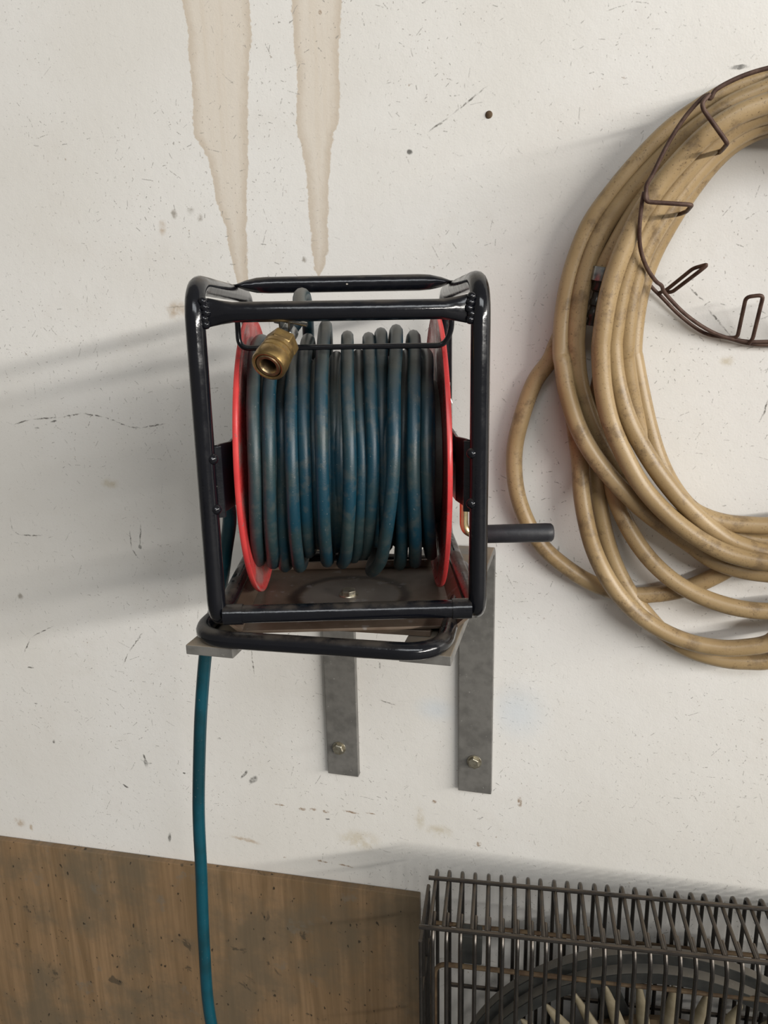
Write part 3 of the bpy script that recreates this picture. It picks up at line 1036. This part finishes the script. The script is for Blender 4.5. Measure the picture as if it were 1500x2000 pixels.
# hose-end fitting
fa = pix(*C5(572, 1235), -.055)
fb = pix(*C5(528, 1430), -.052)
ax = (fb - fa).normalized()
MB().lathe([(.0118, -.004), (.0126, -.0035), (.0128, .0), (.0128, .011), (.0124, .012), (.0098, .0125)], fa - off, ax, 28).build('hose_clamp', M_WHITE_TAPE, coil)
MB().lathe([(.0092, .012), (.0092, .022), (.0082, .0235), (.0062, .025), (.0062, .032), (.0076, .034), (.0076, .040), (.0060, .0415), (.0060, .046),
            (.0072, .048), (.0072, .054), (.0056, .056), (.0056, .064), (.0001, .0645)], fa - off, ax, 24).build('nipple', M_GUARD, coil)

# ------------------------------------------------------------------ wire rack
rack = empty('wire_hose_rack', tuple(pix(1505, 660, -.012)))
tag(rack, 'rusty brown bent wire rack with fingers holding the beige hose coil', 'hose rack')
off = Vector(rack.location)
WR = .0023


def wire(name, lst, k=6, fillet=None):
    pts = [pix(a, b, -d) - off for a, b, d in lst]
    pts = round_poly(pts, fillet, 5) if fillet else cr(pts, k)
    return MB().tube(pts, WR, 10).build(name, M_WIRE, rack)


wire('ring', [(1640, 135, .118), (1560, 124, .120), (1500, 133, .122), (1446, 150, .122), (1400, 174, .121), (1388, 192, .120), (1376, 188, .119), (1340, 226, .117), (1305, 280, .114), (1275, 340, .112), (1262, 365, .110),
              (1264, 392, .108), (1258, 376, .107), (1250, 430, .100), (1250, 480, .09), (1262, 520, .075), (1280, 548, .06), (1292, 558, .05), (1300, 574, .04), (1340, 615, .024), (1390, 648, .014), (1440, 664, .011), (1500, 667, .010), (1640, 655, .010)], 5)
wire('ring', [(1245, 500, .018), (1258, 540, .014), (1274, 562, .010), (1290, 578, .008), (1330, 618, .006), (1375, 650, .006), (1420, 660, .006), (1470, 672, .007), (1540, 672, .008), (1640, 660, .008)], 5)
wire('finger', [(1386, 184, .121), (1371, 201, .124), (1374, 214, .124), (1421, 280, .122), (1412, 291, .09), (1394, 308, .012)], fillet=.006)
wire('finger', [(1262, 372, .110), (1260, 394, .112), (1352, 400, .112), (1341, 413, .075), (1328, 418, .05), (1300, 424, .008)], fillet=.006)
wire('finger', [(1288, 572, .010), (1302, 566, .018), (1354, 524, .045), (1383, 516, .060), (1366, 530, .055), (1312, 571, .020), (1298, 570, .012)], fillet=.005)
wire('finger', [(1416, 659, .008), (1440, 660, .012), (1457, 580, .052), (1491, 576, .056), (1470, 662, .016), (1462, 672, .010)], fillet=.006)
wire('finger', [(1560, 672, .008), (1566, 660, .016), (1540, 585, .054), (1572, 575, .056), (1600, 650, .016), (1606, 664, .009)], fillet=.006)

# small rusty screw driven into the bare wall
sc = pix(955, 224, 0)
MB().lathe([(.0002, .0022), (.003, .0020), (.0044, .0010), (.0046, -.001)], sc, (0, -1, 0), 14).build('screw', M_RUST)
tag(bpy.data.objects['screw'], 'small rusty screw head in the bare white wall', 'screw')

# ------------------------------------------------------------------ box fan with wire guard
FYAW = math.atan2(.04, .43)
fan = empty('box_fan', (.187, -.185, 0), FYAW)
tag(fan, 'old grey box fan in a wire guard cage below the hose rack', 'fan')
FW, FD, FT, FB = .672, .115, .703, .022
GR = .0029
PIT = .0188
NWIRE = int((FW - .02) / PIT) + 1
top = MB().tube(round_poly([(0, .003, FT), (0, FD, FT + .002), (0, FD, FB), (0, .003, FB)], .010, 5), GR, 8)
frt = MB().tube(round_poly([(0, .030, FT - .001), (0, .010, FT - .004), (0, -.002, FT - .022), (0, -.002, FB + .02), (0, .012, FB + .004), (0, .03, FB + .001)], .008, 4), GR, 8)
tw = top.build('guard_wire', M_GUARD, fan)
fw_ = frt.build('guard_wire', M_GUARD, fan)
for i in range(NWIRE):
    for src, dx in ((tw, .010), (fw_, .0135)):
        o = src
        if i:
            o = src.copy()
            COL.objects.link(o)
            o.parent = fan
        o.location = (dx + PIT * i + random.uniform(-.0008, .0008), 0, 0)
rods = [((.0, FD - .026, FT + .0055), (FW, FD - .026, FT + .0055), M_GUARD), ((-.004, -.0005, FT + .001), (FW, -.0005, FT + .001), M_GUARD),
        ((.004, FD - .005, FT - .090), (FW, FD - .005, FT - .090), M_RUST), ((.02, FD + .005, FT - .21), (FW - .02, FD + .005, FT - .21), M_GUARD),
        ((.0, -.0005, FB), (FW, -.0005, FB), M_GUARD), ((0, FD - .012, FB - .0045), (FW, FD - .012, FB - .0045), M_GUARD)]
for a, b, m in rods:
    MB().tube([a, b], .0031, 8).build('guard_rod', m, fan)
MB().tube(round_poly([(.012, .05, FB), (.012, .05, FT - .105), (FW - .012, .05, FT - .105), (FW - .012, .05, FB)], .02, 6), .0034, 8).build('inner_hoop', M_RUST, fan)
for s, x in ((0, -.003), (1, FW + .003)):
    for y in (.004, .040, .076, .111):
        MB().tube(round_poly([(x, y, FT - .025 - .1 * y), (x, y, FB)], .005, 3), GR, 8).build('side_wire', M_GUARD, fan)
    for z in (FT - .030, FT - .12, .40, .2):
        MB().tube([(x, .002, z), (x, FD, z)], GR, 8).build('side_wire', M_GUARD, fan)
MB().box((.045, FD - .030, FT - .135), (.078, FD - .006, FT - .085)).build('clip_block', M_DARK_SHADE, fan, bevel=.002)
FC = Vector((.334, .068, .336))
back = Vector((0, 1, 0))
# stepped shroud: rear hoop, step, front hoop
hp = MB().lathe([(.300, .016), (.300, .001), (.298, .001), (.298, .016)], FC, back, 120, True, False).build('shroud_hoop', M_SHROUD, fan)
MB().lathe([(.2995, .0008), (.2995, -.001), (.284, -.001), (.284, .0008)], FC, back, 120, True, False).build('hoop_face_shade', M_DARK_SHADE, hp)  # shade painted into the front face of the rear hoop
hp = MB().lathe([(.2855, .003), (.2855, -.017), (.2835, -.017), (.2835, .003)], FC, back, 120, True, False).build('shroud_hoop', M_SHROUD, fan)
MB().lathe([(.2850, -.0172), (.2850, -.019), (.2700, -.019), (.2700, -.0172)], FC, back, 120, True, False).build('hoop_face_shade', M_DARK_SHADE, hp)  # front hoop face coloured dark to stand for its shade
# motor body with its ring of tapered fins
MB().lathe([(.0005, -.05), (.06, -.05), (.15, -.028), (.182, -.016), (.190, .0), (.184, .014), (.15, .024), (.0005, .024)], FC, back, 60).build('motor_body', M_HUB, fan)
fin = MB()
prof = [(0, .0105, .0070), (.03, .0098, .0062), (.056, .0076, .0050), (.074, .0052, .0040), (.084, .0032, .0028), (.088, .0005, .0005)]
fin.tube([(0, 0, a[0]) for a in prof], 1.0, 10, scale=[(a[1], a[2]) for a in prof], up=(1, 0, 0))
f0 = fin.build('fin', M_FIN, fan)
NF = 36
for i in range(NF):
    o = f0
    if i:
        o = f0.copy()
        COL.objects.link(o)
        o.parent = fan
    a = 2 * math.pi * (i + .15) / NF
    o.location = FC + Vector((math.sin(a) * .177, -.012, math.cos(a) * .177))
    o.rotation_euler = (Matrix.Rotation(a, 3, 'Y') @ Matrix.Rotation(random.uniform(-.9, .9), 3, 'Z')).to_euler()
# broad struts from motor to shroud
for k in range(5):
    a = 2 * math.pi * k / 5 - .33
    d = Vector((math.sin(a), 0, math.cos(a)))
    q = Vector((d.z, 0, -d.x))
    p = [FC + d * .15 + q * .022, FC + d * .276 + q * .012, FC + d * .276 - q * .012, FC + d * .15 - q * .022]
    MB().prism([v + Vector((0, .012, 0)) for v in p], (0, .004, 0)).build('strut', M_DARK_SHADE, fan, bevel=.001)
# feet
for x in (.08, FW - .08):
    MB().tube(round_poly([(x, -.03, .006), (x, .01, .006), (x, .01, FB), (x, FD - .01, FB), (x, FD - .01, .006), (x, FD + .02, .006)], .02, 5), .006, 10).build('foot', M_GUARD, fan)
